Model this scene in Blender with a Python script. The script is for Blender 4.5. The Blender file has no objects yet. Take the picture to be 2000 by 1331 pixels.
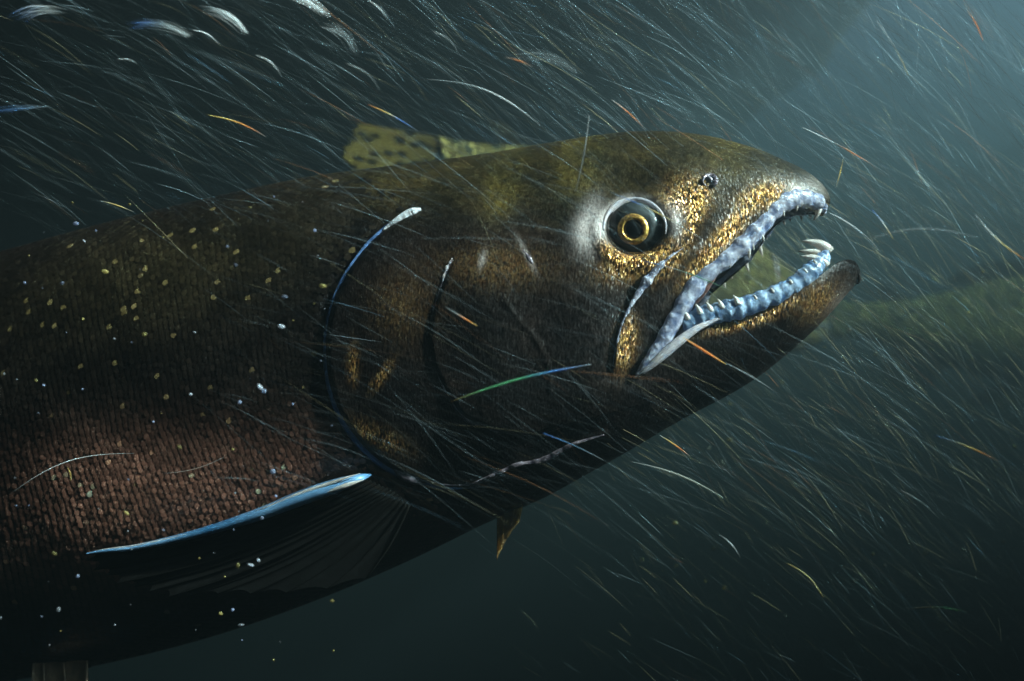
import bpy, math, random
import numpy as np
from mathutils import Vector, Matrix

random.seed(11); rng = np.random.default_rng(11)
sc = bpy.context.scene
COL = sc.collection
R = math.radians

# ------------------------------------------------------------------ camera
FP = 1778.0          # focal length measured in photograph pixels (2000 px wide)
DIST = 0.40          # metres from the lens to the salmon's head
cam_d = bpy.data.cameras.new('camera'); cam_d.sensor_width = 36.0
cam_d.lens = 36.0 * FP / 2000.0; cam_d.clip_start = 0.01; cam_d.clip_end = 500
cam_d.dof.use_dof = True; cam_d.dof.focus_distance = 0.352; cam_d.dof.aperture_fstop = 9.0
cam = bpy.data.objects.new('camera', cam_d); COL.objects.link(cam)
cam.location = (0, -DIST, 0); cam.rotation_euler = (R(90), 0, 0)
sc.camera = cam

# ------------------------------------------------------------------ sky and sun
SUN = Vector((0.71, -0.31, 0.56)).normalized()
elev = math.asin(SUN.z); azim = math.atan2(SUN.x, SUN.y)
world = bpy.data.worlds.new('World'); sc.world = world; world.use_nodes = True
wn = world.node_tree.nodes; wl = world.node_tree.links
bg = wn['Background']; sky = wn.new('ShaderNodeTexSky'); sky.sky_type = 'NISHITA'
sky.sun_disc = False; sky.sun_elevation = elev; sky.sun_rotation = azim
wl.new(sky.outputs[0], bg.inputs[0]); bg.inputs[1].default_value = 0.018
sun_d = bpy.data.lights.new('sun', 'SUN'); sun_d.energy = 5.0; sun_d.angle = R(2.5); sun_d.color = (1.0, 0.96, 0.90)
sun = bpy.data.objects.new('sun', sun_d); COL.objects.link(sun)
sun.rotation_euler = SUN.to_track_quat('Z', 'Y').to_euler()
sc.view_settings.view_transform = 'Standard'; sc.view_settings.look = 'None'
sc.view_settings.gamma = 1.0; sc.view_settings.use_curve_mapping = False
sc.view_settings.exposure = 2.9
sc.cycles.use_denoising = True
sc.cycles.transparent_max_bounces = 24
sc.cycles.volume_bounces = 0
sc.cycles.max_bounces = 6

# ------------------------------------------------------------------ helpers
def unproj(u, v, y):
    """world point at depth y that sits where the photograph shows (u, v); used as a ruler"""
    u = np.asarray(u, float); v = np.asarray(v, float); y = np.asarray(y, float)
    return np.stack([(u - 1000.0) / FP * (DIST + y), y + 0 * u, (665.5 - v) / FP * (DIST + y)], -1)
PX = DIST / FP
PSI = R(14); SP, CP = math.sin(PSI), math.cos(PSI)
def ymid(u):                                   # depth of the salmon's plane of symmetry
    a = (np.asarray(u, float) - 1000.0) / FP
    return -DIST * a * SP / (a * SP + CP)
def mirror(p):                                 # reflect across that plane
    n = np.array([SP, CP, 0.0]); d = p @ n
    return p - 2 * d[..., None] * n
def S(pts, m):                                 # smooth resample of control points (Catmull-Rom), m samples or array of params
    p = np.asarray(pts, float)
    if p.ndim == 1: p = p[:, None]
    n = len(p); x = np.linspace(0, n - 1, m) if np.isscalar(m) else np.asarray(m, float)
    i = np.clip(np.floor(x).astype(int), 0, n - 2); f = (x - i)[:, None]
    g = lambda k: p[np.clip(k, 0, n - 1)]
    p0, p1, p2, p3 = g(i - 1), g(i), g(i + 1), g(i + 2)
    r = 0.5 * (2 * p1 + (p2 - p0) * f + (2 * p0 - 5 * p1 + 4 * p2 - p3) * f**2 + (3 * p1 - p0 - 3 * p2 + p3) * f**3)
    return r[:, 0] if np.asarray(pts).ndim == 1 else r
def sstep(a, b, x):
    t = np.clip((x - a) / (b - a), 0, 1); return t * t * (3 - 2 * t)
def sdist(P, line):                            # signed distance to a polyline, positive on its right in (u, v down)
    L = np.asarray(line, float); best = np.full(len(P), 1e9); sg = np.ones(len(P))
    for a, b in zip(L[:-1], L[1:]):
        ab = b - a; t = np.clip(((P - a) @ ab) / (ab @ ab), 0, 1)
        q = P - (a + t[:, None] * ab); d = np.hypot(q[:, 0], q[:, 1]); m = d < best
        best[m] = d[m]; sg[m] = np.sign(ab[0] * (P[m, 1] - a[1]) - ab[1] * (P[m, 0] - a[0]))
    return best, sg
def blob(P, u, v, ru, rv, ang=0):
    c, s = math.cos(R(ang)), math.sin(R(ang)); du = P[:, 0] - u; dv = P[:, 1] - v
    a = (du * c + dv * s) / ru; b = (-du * s + dv * c) / rv
    return np.exp(-(a * a + b * b))

def mesh_obj(name, verts, faces, mat, parent=None, smooth=True):
    me = bpy.data.meshes.new(name); me.from_pydata([tuple(map(float, v)) for v in verts], [], faces)
    if smooth: me.polygons.foreach_set('use_smooth', np.ones(len(me.polygons), bool))
    me.materials.append(mat); me.update()
    o = bpy.data.objects.new(name, me); COL.objects.link(o)
    if parent: o.parent = parent
    return o
def grid_faces(n, m, off=0, flip=False):
    i, j = np.meshgrid(np.arange(n - 1), np.arange(m - 1), indexing='ij'); a = (i * m + j).ravel() + off
    f = np.stack([a, a + 1, a + m + 1, a + m], 1)
    return f[:, ::-1] if flip else f
def quick_mesh(name, V, F, mat, parent=None, attrs=None):
    V = np.asarray(V, np.float32); F = np.asarray(F, np.int32); k = F.shape[1]
    me = bpy.data.meshes.new(name); me.vertices.add(len(V)); me.vertices.foreach_set('co', V.ravel())
    me.loops.add(F.size); me.loops.foreach_set('vertex_index', F.ravel())
    me.polygons.add(len(F)); me.polygons.foreach_set('loop_start', np.arange(0, F.size, k, dtype=np.int32))
    me.polygons.foreach_set('loop_total', np.full(len(F), k, np.int32))
    me.polygons.foreach_set('use_smooth', np.ones(len(F), bool))
    for an, arr in (attrs or {}).items():
        a = me.attributes.new(an, 'FLOAT_COLOR', 'POINT'); c = np.ones((len(V), 4), np.float32); c[:, :3] = arr
        a.data.foreach_set('color', c.ravel())
    me.materials.append(mat); me.update(calc_edges=True); me.validate()
    o = bpy.data.objects.new(name, me); COL.objects.link(o)
    if parent: o.parent = parent
    return o
def tube_geo(pts, rad, n=8, flat=1.0, closed=True):
    """swept tube: verts, quads; flat squashes it along world y"""
    p = np.asarray(pts, float); m = len(p); rad = np.broadcast_to(np.asarray(rad, float), (m,))
    t = np.gradient(p, axis=0); t /= np.linalg.norm(t, axis=1)[:, None] + 1e-12
    ref = np.array([0.0, 1.0, 0.0]) if abs(t[:, 1]).max() < 0.9 else np.array([0.0, 0.0, 1.0])
    a = np.cross(t, ref); a /= np.linalg.norm(a, axis=1)[:, None] + 1e-12; b = np.cross(t, a)
    th = np.linspace(0, 2 * np.pi, n, endpoint=False)
    V = p[:, None] + rad[:, None, None] * (np.cos(th)[None, :, None] * a[:, None] + flat * np.sin(th)[None, :, None] * b[:, None])
    V = V.reshape(-1, 3); i, j = np.meshgrid(np.arange(m - 1), np.arange(n), indexing='ij')
    q = np.stack([i * n + j, i * n + (j + 1) % n, (i + 1) * n + (j + 1) % n, (i + 1) * n + j], -1).reshape(-1, 4)
    if closed:
        V = np.vstack([V, p[:1], p[-1:]]); c0, c1 = m * n, m * n + 1; e = (m - 1) * n
        caps = [[c0, (k + 1) % n, k, k] for k in range(n)] + [[c1, e + k, e + (k + 1) % n, e + (k + 1) % n] for k in range(n)]
        return V, q, [tuple(c[:3]) for c in caps]
    return V, q, []
def tube(name, pts, rad, mat, parent=None, n=8, flat=1.0):
    V, q, c = tube_geo(pts, rad, n, flat)
    return mesh_obj(name, V, [tuple(map(int, f)) for f in q] + c, mat, parent)
def empty(name, loc=(0, 0, 0)):
    o = bpy.data.objects.new(name, None); COL.objects.link(o); o.location = loc; o.empty_display_size = 0.05; return o
def tag(o, label, cat, group=None, kind=None):
    o['label'] = label
    if cat: o['category'] = cat
    if group: o['group'] = group
    if kind: o['kind'] = kind
    return o

# ------------------------------------------------------------------ materials
def material(name):
    m = bpy.data.materials.new(name); m.use_nodes = True; nt = m.node_tree
    return m, nt.nodes, nt.links, nt.nodes['Principled BSDF']
def nd(N, t, **kw):
    n = N.new(t)
    for k, v in kw.items():
        if k in n.inputs: n.inputs[k].default_value = v
        else: setattr(n, k, v)
    return n
def ramp(N, *stops):
    r = N.new('ShaderNodeValToRGB'); e = r.color_ramp.elements
    while len(e) < len(stops): e.new(0.5)
    for k, (p, c) in enumerate(stops):
        e[k].position = p; e[k].color = (*c, 1) if len(c) == 3 else c
    return r
def mixc(N, L, fac, a, b, mode='MIX'):
    m = N.new('ShaderNodeMix'); m.data_type = 'RGBA'; m.blend_type = mode
    for sock, val in ((m.inputs[0], fac), (m.inputs[6], a), (m.inputs[7], b)):
        if hasattr(val, 'is_linked'): L.new(val, sock)
        elif isinstance(val, (int, float)): sock.default_value = val
        else: sock.default_value = (*val, 1)
    return m.outputs[2]
def bump(N, L, h, strength, dist, prev=None):
    b = N.new('ShaderNodeBump'); b.inputs['Strength'].default_value = strength; b.inputs['Distance'].default_value = dist
    L.new(h, b.inputs['Height'])
    if prev: L.new(prev, b.inputs['Normal'])
    return b.outputs[0]

def simple(name, col, rough=0.4, metal=0.0, noise=0.25, scale=300, bstr=0.3, bdist=0.0004, coat=0.0, col2=None, trans=None):
    m, N, L, P = material(name)
    tc = nd(N, 'ShaderNodeTexCoord'); nz = nd(N, 'ShaderNodeTexNoise', Scale=scale, Detail=4.0)
    L.new(tc.outputs['Object'], nz.inputs['Vector'])
    c2 = col2 or tuple(c * (1 - noise * 1.6) for c in col)
    rp = ramp(N, (0.35, c2), (0.65, col)); L.new(nz.outputs[0], rp.inputs[0]); L.new(rp.outputs[0], P.inputs['Base Color'])
    P.inputs['Roughness'].default_value = rough; P.inputs['Metallic'].default_value = metal
    P.inputs['Coat Weight'].default_value = coat; P.inputs['Coat Roughness'].default_value = 0.12
    if bstr: L.new(bump(N, L, nz.outputs[0], bstr, bdist), P.inputs['Normal'])
    if trans:
        tr = nd(N, 'ShaderNodeBsdfTranslucent'); tr.inputs[0].default_value = (*trans[1], 1)
        mx = nd(N, 'ShaderNodeMixShader'); mx.inputs[0].default_value = trans[0]
        L.new(P.outputs[0], mx.inputs[1]); L.new(tr.outputs[0], mx.inputs[2]); L.new(mx.outputs[0], N['Material Output'].inputs[0])
    return m

def skin_material():
    """dark spawning-salmon skin: mask.r copper glitter, mask.g pale skin, mask.b olive back"""
    m, N, L, P = material('salmon_skin')
    tc = nd(N, 'ShaderNodeTexCoord'); O = tc.outputs['Object']
    at = nd(N, 'ShaderNodeAttribute'); at.attribute_name = 'mask'
    sp = nd(N, 'ShaderNodeSeparateColor'); L.new(at.outputs['Color'], sp.inputs[0])
    n1 = nd(N, 'ShaderNodeTexNoise', Scale=38.0, Detail=6.0, Roughness=0.65); L.new(O, n1.inputs['Vector'])
    n2 = nd(N, 'ShaderNodeTexNoise', Scale=420.0, Detail=4.0, Roughness=0.7); L.new(O, n2.inputs['Vector'])
    mp = nd(N, 'ShaderNodeMapping'); mp.inputs['Scale'].default_value = (1.0, 1.0, 0.35); L.new(O, mp.inputs[0])
    vo = nd(N, 'ShaderNodeTexVoronoi', Scale=1100.0); L.new(mp.outputs[0], vo.inputs['Vector'])
    n3 = nd(N, 'ShaderNodeTexNoise', Scale=1300.0, Detail=4.0); L.new(mp.outputs[0], n3.inputs['Vector'])
    base = ramp(N, (0.30, (0.002, 0.0015, 0.0015)), (0.50, (0.006, 0.004, 0.0035)), (0.72, (0.017, 0.010, 0.007)))
    L.new(n1.outputs[0], base.inputs[0])
    ol = ramp(N, (0.3, (0.007, 0.008, 0.004)), (0.7, (0.085, 0.060, 0.011))); L.new(n1.outputs[0], ol.inputs[0])
    c = mixc(N, L, sp.outputs[2], base.outputs[0], ol.outputs[0])
    fine = ramp(N, (0.35, (0.45, 0.45, 0.45)), (0.7, (1.5, 1.5, 1.5))); L.new(n2.outputs[0], fine.inputs[0])
    c = mixc(N, L, 1.0, c, fine.outputs[0], 'MULTIPLY')
    # glitter facets
    ga = nd(N, 'ShaderNodeMath', operation='MULTIPLY'); L.new(sp.outputs[0], ga.inputs[0])
    gr = ramp(N, (0.34, (0, 0, 0)), (0.58, (1, 1, 1))); L.new(n3.outputs[0], gr.inputs[0]); L.new(gr.outputs[0], ga.inputs[1])
    gc = ramp(N, (0.3, (0.55, 0.20, 0.06)), (0.6, (0.85, 0.50, 0.14)), (0.8, (0.95, 0.72, 0.42))); L.new(n2.outputs[0], gc.inputs[0])
    c = mixc(N, L, ga.outputs[0], c, gc.outputs[0])
    c = mixc(N, L, sp.outputs[1], c, (0.50, 0.44, 0.42))
    L.new(c, P.inputs['Base Color'])
    met = nd(N, 'ShaderNodeMath', operation='MULTIPLY'); met.inputs[1].default_value = 0.85; L.new(ga.outputs[0], met.inputs[0])
    L.new(met.outputs[0], P.inputs['Metallic'])
    rr = ramp(N, (0.3, (0.28,) * 3), (0.7, (0.5,) * 3)); L.new(n2.outputs[0], rr.inputs[0]); L.new(rr.outputs[0], P.inputs['Roughness'])
    P.inputs['Coat Weight'].default_value = 0.08; P.inputs['Coat Roughness'].default_value = 0.25; P.inputs['Specular IOR Level'].default_value = 0.3
    b1 = bump(N, L, n2.outputs[0], 0.4, 0.0004)
    b2 = bump(N, L, vo.outputs['Distance'], 0.35, 0.0003, b1)
    b3 = bump(N, L, n1.outputs[0], 0.35, 0.003, b2)
    vf = nd(N, 'ShaderNodeTexVoronoi', Scale=2600.0); L.new(mp.outputs[0], vf.inputs['Vector'])
    sb = nd(N, 'ShaderNodeVectorMath', operation='SUBTRACT'); sb.inputs[1].default_value = (0.5, 0.5, 0.5); L.new(vf.outputs['Color'], sb.inputs[0])
    am = nd(N, 'ShaderNodeMath', operation='MULTIPLY_ADD'); am.inputs[1].default_value = 1.5; am.inputs[2].default_value = 0.22; L.new(sp.outputs[0], am.inputs[0])
    sl = nd(N, 'ShaderNodeVectorMath', operation='SCALE'); L.new(sb.outputs[0], sl.inputs[0]); L.new(am.outputs[0], sl.inputs['Scale'])
    ad = nd(N, 'ShaderNodeVectorMath', operation='ADD'); L.new(b3, ad.inputs[0]); L.new(sl.outputs[0], ad.inputs[1])
    nm = nd(N, 'ShaderNodeVectorMath', operation='NORMALIZE'); L.new(ad.outputs[0], nm.inputs[0])
    L.new(nm.outputs[0], P.inputs['Normal'])
    return m

def scale_material():
    m, N, L, P = material('scale_horn')
    at = nd(N, 'ShaderNodeAttribute'); at.attribute_name = 'tint'
    tc = nd(N, 'ShaderNodeTexCoord'); nz = nd(N, 'ShaderNodeTexNoise', Scale=1500.0, Detail=2.0); L.new(tc.outputs['Object'], nz.inputs['Vector'])
    L.new(mixc(N, L, 1.0, at.outputs['Color'], (1, 1, 1), 'MULTIPLY'), P.inputs['Base Color'])
    P.inputs['Metallic'].default_value = 0.35; P.inputs['Roughness'].default_value = 0.36
    P.inputs['Coat Weight'].default_value = 0.3; P.inputs['Coat Roughness'].default_value = 0.15
    L.new(bump(N, L, nz.outputs[0], 0.3, 0.0003), P.inputs['Normal'])
    return m

def drift_material(name, col=None, alpha=0.5, glow=0.6):
    """motion trail or mote, as a thin pale fibre: part lit from both sides, part see-through"""
    m, N, L, P = material(name); N.remove(P)
    d = nd(N, 'ShaderNodeBsdfDiffuse'); t = nd(N, 'ShaderNodeBsdfTranslucent'); tr = nd(N, 'ShaderNodeBsdfTransparent')
    at = nd(N, 'ShaderNodeAttribute'); at.attribute_name = 'tint'
    al = nd(N, 'ShaderNodeMath', operation='MULTIPLY'); al.inputs[1].default_value = alpha
    for s in (d, t): L.new(at.outputs['Color'], s.inputs[0])
    L.new(at.outputs['Fac'], al.inputs[0])
    m1 = nd(N, 'ShaderNodeMixShader'); m1.inputs[0].default_value = glow; L.new(d.outputs[0], m1.inputs[1]); L.new(t.outputs[0], m1.inputs[2])
    m2 = nd(N, 'ShaderNodeMixShader'); m2.inputs[0].default_value = alpha
    L.new(tr.outputs[0], m2.inputs[1]); L.new(m1.outputs[0], m2.inputs[2]); L.new(m2.outputs[0], N['Material Output'].inputs[0])
    return m

M_skin = skin_material(); M_scale = scale_material()
M_lip = simple('lip_skin', (0.66, 0.68, 0.80), 0.35, 0.0, 0.35, 380, 0.7, 0.0013, 0.4, col2=(0.10, 0.15, 0.30), trans=(0.35, (0.6, 0.64, 0.8)))
M_lipd = simple('gum_skin', (0.45, 0.62, 0.82), 0.32, 0.0, 0.4, 340, 0.7, 0.0013, 0.4, col2=(0.05, 0.12, 0.26), trans=(0.35, (0.45, 0.6, 0.85)))
M_fold = simple('fold_skin', (0.72, 0.66, 0.66), 0.35, 0, 0.2, 400, 0.4, 0.0005, 0.4, col2=(0.45, 0.48, 0.60), trans=(0.3, (0.7, 0.65, 0.65)))
M_tooth = simple('tooth_enamel', (0.82, 0.78, 0.74), 0.4, 0, 0.15, 500, 0.2, 0.0003, 0.1, trans=(0.35, (0.8, 0.75, 0.7)))
M_rim = simple('gill_rim', (0.10, 0.20, 0.42), 0.35, 0.1, 0.4, 70, 0.7, 0.001, 0.3, col2=(0.01, 0.025, 0.07))
M_white = simple('white_membrane', (0.82, 0.86, 0.92), 0.35, 0, 0.15, 200, 0.3, 0.0004, 0.4, trans=(0.35, (0.8, 0.85, 0.9)))
M_ridge = simple('bone_ridge', (0.26, 0.22, 0.26), 0.3, 0.2, 0.6, 420, 0.8, 0.0008, 0.3, col2=(0.03, 0.025, 0.04))
M_tongue = simple('tongue_flesh', (0.52, 0.28, 0.24), 0.4, 0, 0.3, 300, 0.5, 0.0006, 0.3, trans=(0.2, (0.6, 0.3, 0.25)))
M_inner = simple('mouth_lining', (0.05, 0.08, 0.11), 0.4, 0, 0.3, 200, 0.5, 0.0008)
M_eye = simple('eye_dark', (0.050, 0.062, 0.064), 0.4, 0.1, 0.5, 130, 0.3, 0.0005, 0.4, col2=(0.010, 0.018, 0.022))
M_iris = simple('iris_gold', (0.98, 0.66, 0.15), 0.35, 0.6, 0.4, 700, 0.8, 0.0006, 0.6, col2=(0.35, 0.15, 0.04))
M_pupil = simple('pupil_black', (0.002, 0.004, 0.006), 0.08, 0, 0.2, 50, 0.0)
M_finblk = simple('fin_black', (0.0015, 0.0015, 0.0012), 0.95, 0, 0.5, 200, 0.5, 0.0008, col2=(0.004, 0.004, 0.004))
M_finray = simple('fin_ray_dark', (0.0018, 0.0016, 0.001), 0.9, 0, 0.4, 200, 0.4, 0.0006)
M_finedge = simple('fin_edge', (0.22, 0.42, 0.68), 0.35, 0.15, 0.4, 60, 0.5, 0.0008, 0.4, col2=(0.03, 0.14, 0.30))
M_finedge2 = simple('fin_edge_pale', (0.72, 0.66, 0.58), 0.3, 0.1, 0.4, 160, 0.5, 0.0006, 0.4, col2=(0.35, 0.36, 0.42))
M_finpale = simple('fin_pale', (0.45, 0.30, 0.14), 0.4, 0, 0.4, 200, 0.5, 0.0006, trans=(0.5, (0.6, 0.4, 0.15)))
M_finbrown = simple('fin_brown', (0.30, 0.17, 0.11), 0.45, 0, 0.4, 150, 0.4, 0.0006)
for m_ in (M_finblk, M_finray): m_.node_tree.nodes['Principled BSDF'].inputs['Specular IOR Level'].default_value = 0.08
M_fibre = drift_material('streak', alpha=0.7)
M_streakb = drift_material('streak_bright', alpha=0.85)
M_mote = drift_material('mote', alpha=0.85)

def bed_material():
    m, N, L, P = material('river_mud'); tc = nd(N, 'ShaderNodeTexCoord')
    a = nd(N, 'ShaderNodeTexNoise', Scale=1.5, Detail=8.0); b = nd(N, 'ShaderNodeTexVoronoi', Scale=9.0)
    for n in (a, b): L.new(tc.outputs['Object'], n.inputs['Vector'])
    r = ramp(N, (0.3, (0.012, 0.014, 0.010)), (0.7, (0.04, 0.038, 0.026))); L.new(a.outputs[0], r.inputs[0]); L.new(r.outputs[0], P.inputs['Base Color'])
    P.inputs['Roughness'].default_value = 0.9; L.new(bump(N, L, b.outputs['Distance'], 0.8, 0.1), P.inputs['Normal']); return m

# ------------------------------------------------------------------ the water and the bed
WZ0, WZ1, WR = -4.2, 1.1, 32.0
def water():
    m = bpy.data.materials.new('river_water'); m.use_nodes = True; N = m.node_tree.nodes; L = m.node_tree.links
    N.remove(N['Principled BSDF']); v = N.new('ShaderNodeVolumePrincipled')
    v.inputs['Color'].default_value = (0.39, 0.57, 0.645, 1); v.inputs['Density'].default_value = 0.80; v.inputs['Absorption Color'].default_value = (0.0, 0.08, 0.10, 1)
    v.inputs['Anisotropy'].default_value = 0.85
    L.new(v.outputs[0], N['Material Output'].inputs['Volume'])
    c = [(x, y, z) for x in (-WR, WR) for y in (-WR, WR) for z in (WZ0, WZ1)]
    f = [(0, 1, 3, 2), (4, 6, 7, 5), (0, 4, 5, 1), (2, 3, 7, 6), (0, 2, 6, 4), (1, 5, 7, 3)]
    o = mesh_obj('haze', c, f, m, smooth=False); o['kind'] = 'stuff'; o['label'] = 'dim grey green river water all around the fish'
    n = 70; g = np.linspace(-WR + 2, WR - 2, n); X, Y = np.meshgrid(g, g, indexing='ij')
    Z = -3.0 + 0.12 * np.sin(X * 0.9 + np.sin(Y * 0.7)) + 0.1 * np.sin(Y * 1.3 + X * 0.4) + rng.normal(0, 0.03, X.shape)
    b = quick_mesh('river_bed', np.stack([X, Y, Z], -1).reshape(-1, 3), grid_faces(n, n, flip=True), bed_material()); b['kind'] = 'structure'
water()
def blocker(edge, prof):                           # added unseen blockers shaped as ledges; their slot shades the water, lights the fish
    n = len(YB)
    V = np.array([[(edge[i] + dx, YB[i], z + 0.03 * math.sin(i * 1.3 + k * 2.1)) for k, (dx, z) in enumerate(prof)] for i in range(n)]).reshape(-1, 3)
    m = len(prof); F = [(i * m + j, i * m + (j + 1) % m, (i + 1) * m + (j + 1) % m, (i + 1) * m + j) for i in range(n - 1) for j in range(m)] + [tuple(range(m)), tuple(range((n - 1) * m, n * m))[::-1]]
    o = mesh_obj('shade_blocker', V, F, bed_material()); o['kind'] = 'structure'
YB = np.concatenate([np.linspace(-20, -2, 37, endpoint=False), np.linspace(-2, 2, 80, endpoint=False), np.linspace(2, 26, 49)])
wob = 0.08 * np.sin(YB * 1.7) * np.clip(np.abs(YB), 0, 1) + 0.02 * np.sin(YB * 6.3 + 1) + rng.normal(0, 0.008, len(YB))
KX = SUN.x / SUN.z * 2.45; YQ = YB - SUN.y / SUN.z * 2.45 - 0.471  # slot laid out along the sun's rays to steer the added shade
blocker(KX - 0.41 - 0.20 * sstep(-0.22, -0.06, YQ) + 0.30 * sstep(0.08, 0.7, YQ) + 0.5 * sstep(-0.57, -0.64, YQ) + wob,
     [(0.0, 2.55), (-0.25, 2.45), (-1.6, 2.38), (-6, 2.30), (-18, 2.1), (-36, 1.8), (-36, 6), (-14, 5.2), (-4, 4.0), (-0.8, 3.3), (-0.1, 2.8)])
blocker(KX + 0.25 + 1.75 * sstep(-0.05, 0.65, YQ) + 0.15 * np.clip(YQ - 1, 0, 10) - wob,
     [(0.0, 2.50), (0.3, 2.42), (2.0, 2.35), (8, 2.25), (30, 1.9), (36, 1.8), (36, 16), (8, 5.2), (2.0, 3.2), (0.4, 2.68)])

# ================================================================== the main salmon
fish = empty('salmon', tuple(unproj(640, 1000, ymid(640))))
FO = np.array(fish.location)
def fpart(o):                                   # shapes are measured in world space: move under the salmon
    o.parent = fish; o.matrix_parent_inverse = Matrix.Translation(-fish.location); return o

D1 = [(-1150, 1010), (-950, 900), (-650, 700), (-350, 592), (-150, 532), (0, 491), (200, 436), (400, 388), (600, 346), (780, 322), (930, 303), (1060, 281), (1160, 265), (1230, 257)]
M1 = [(-1150, 1120), (-950, 1115), (-640, 1050), (-320, 985), (-110, 930), (80, 880), (270, 840), (460, 800), (640, 765), (810, 748), (950, 741), (1080, 738), (1180, 740), (1237, 740)]
V1 = [(-1150, 1230), (-950, 1330), (-620, 1400), (-300, 1390), (-60, 1345), (200, 1298), (420, 1242), (620, 1172), (800, 1095), (950, 1022), (1060, 974), (1150, 925), (1230, 880), (1300, 838)]
W1 = [50, 100, 175, 232, 262, 280, 280, 272, 262, 256, 245, 228, 208, 194]
DU = [(1230, 257), (1290, 256), (1345, 260), (1395, 268), (1440, 279), (1485, 293), (1525, 310), (1560, 326), (1590, 345), (1612, 368), (1622, 393), (1608, 421)]
MU = [(1237, 740), (1275, 690), (1312, 640), (1340, 600), (1375, 560), (1420, 525), (1460, 492), (1490, 458), (1515, 424), (1545, 404), (1580, 405), (1608, 421)]
WU = [194, 186, 176, 165, 152, 138, 122, 105, 88, 70, 46, 6]
ML = [(1237, 740), (1300, 694), (1345, 657), (1400, 630), (1460, 608), (1530, 582), (1585, 552), (1618, 526), (1645, 509), (1668, 510), (1680, 528), (1680, 541)]
VL = [(1300, 838), (1360, 805), (1420, 774), (1480, 737), (1540, 690), (1590, 645), (1626, 608), (1650, 580), (1667, 561), (1676, 551), (1680, 546), (1680, 541)]
WL = [194, 178, 165, 152, 139, 125, 110, 95, 80, 62, 40, 6]

OP = [(822, 408), (780, 428), (735, 462), (690, 515), (655, 580), (638, 650), (640, 730), (660, 800), (700, 862), (750, 908), (800, 932), (860, 950)]
PRE = [(884, 508), (864, 556), (846, 610), (838, 660), (848, 712), (870, 762), (904, 812), (960, 840), (1040, 850), (1098, 834)]
INN = [(985, 588), (1010, 622), (1042, 655), (1068, 700), (1075, 762)]
BR1 = [(830, 938), (880, 948), (930, 944), (985, 928)]
BR2 = [(925, 944), (970, 926), (1010, 908), (1060, 898), (1120, 868), (1180, 850)]
MAXE = [(1348, 478), (1300, 505), (1256, 548), (1222, 605), (1203, 660), (1197, 712)]
EYE = (1240, 446)

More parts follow.
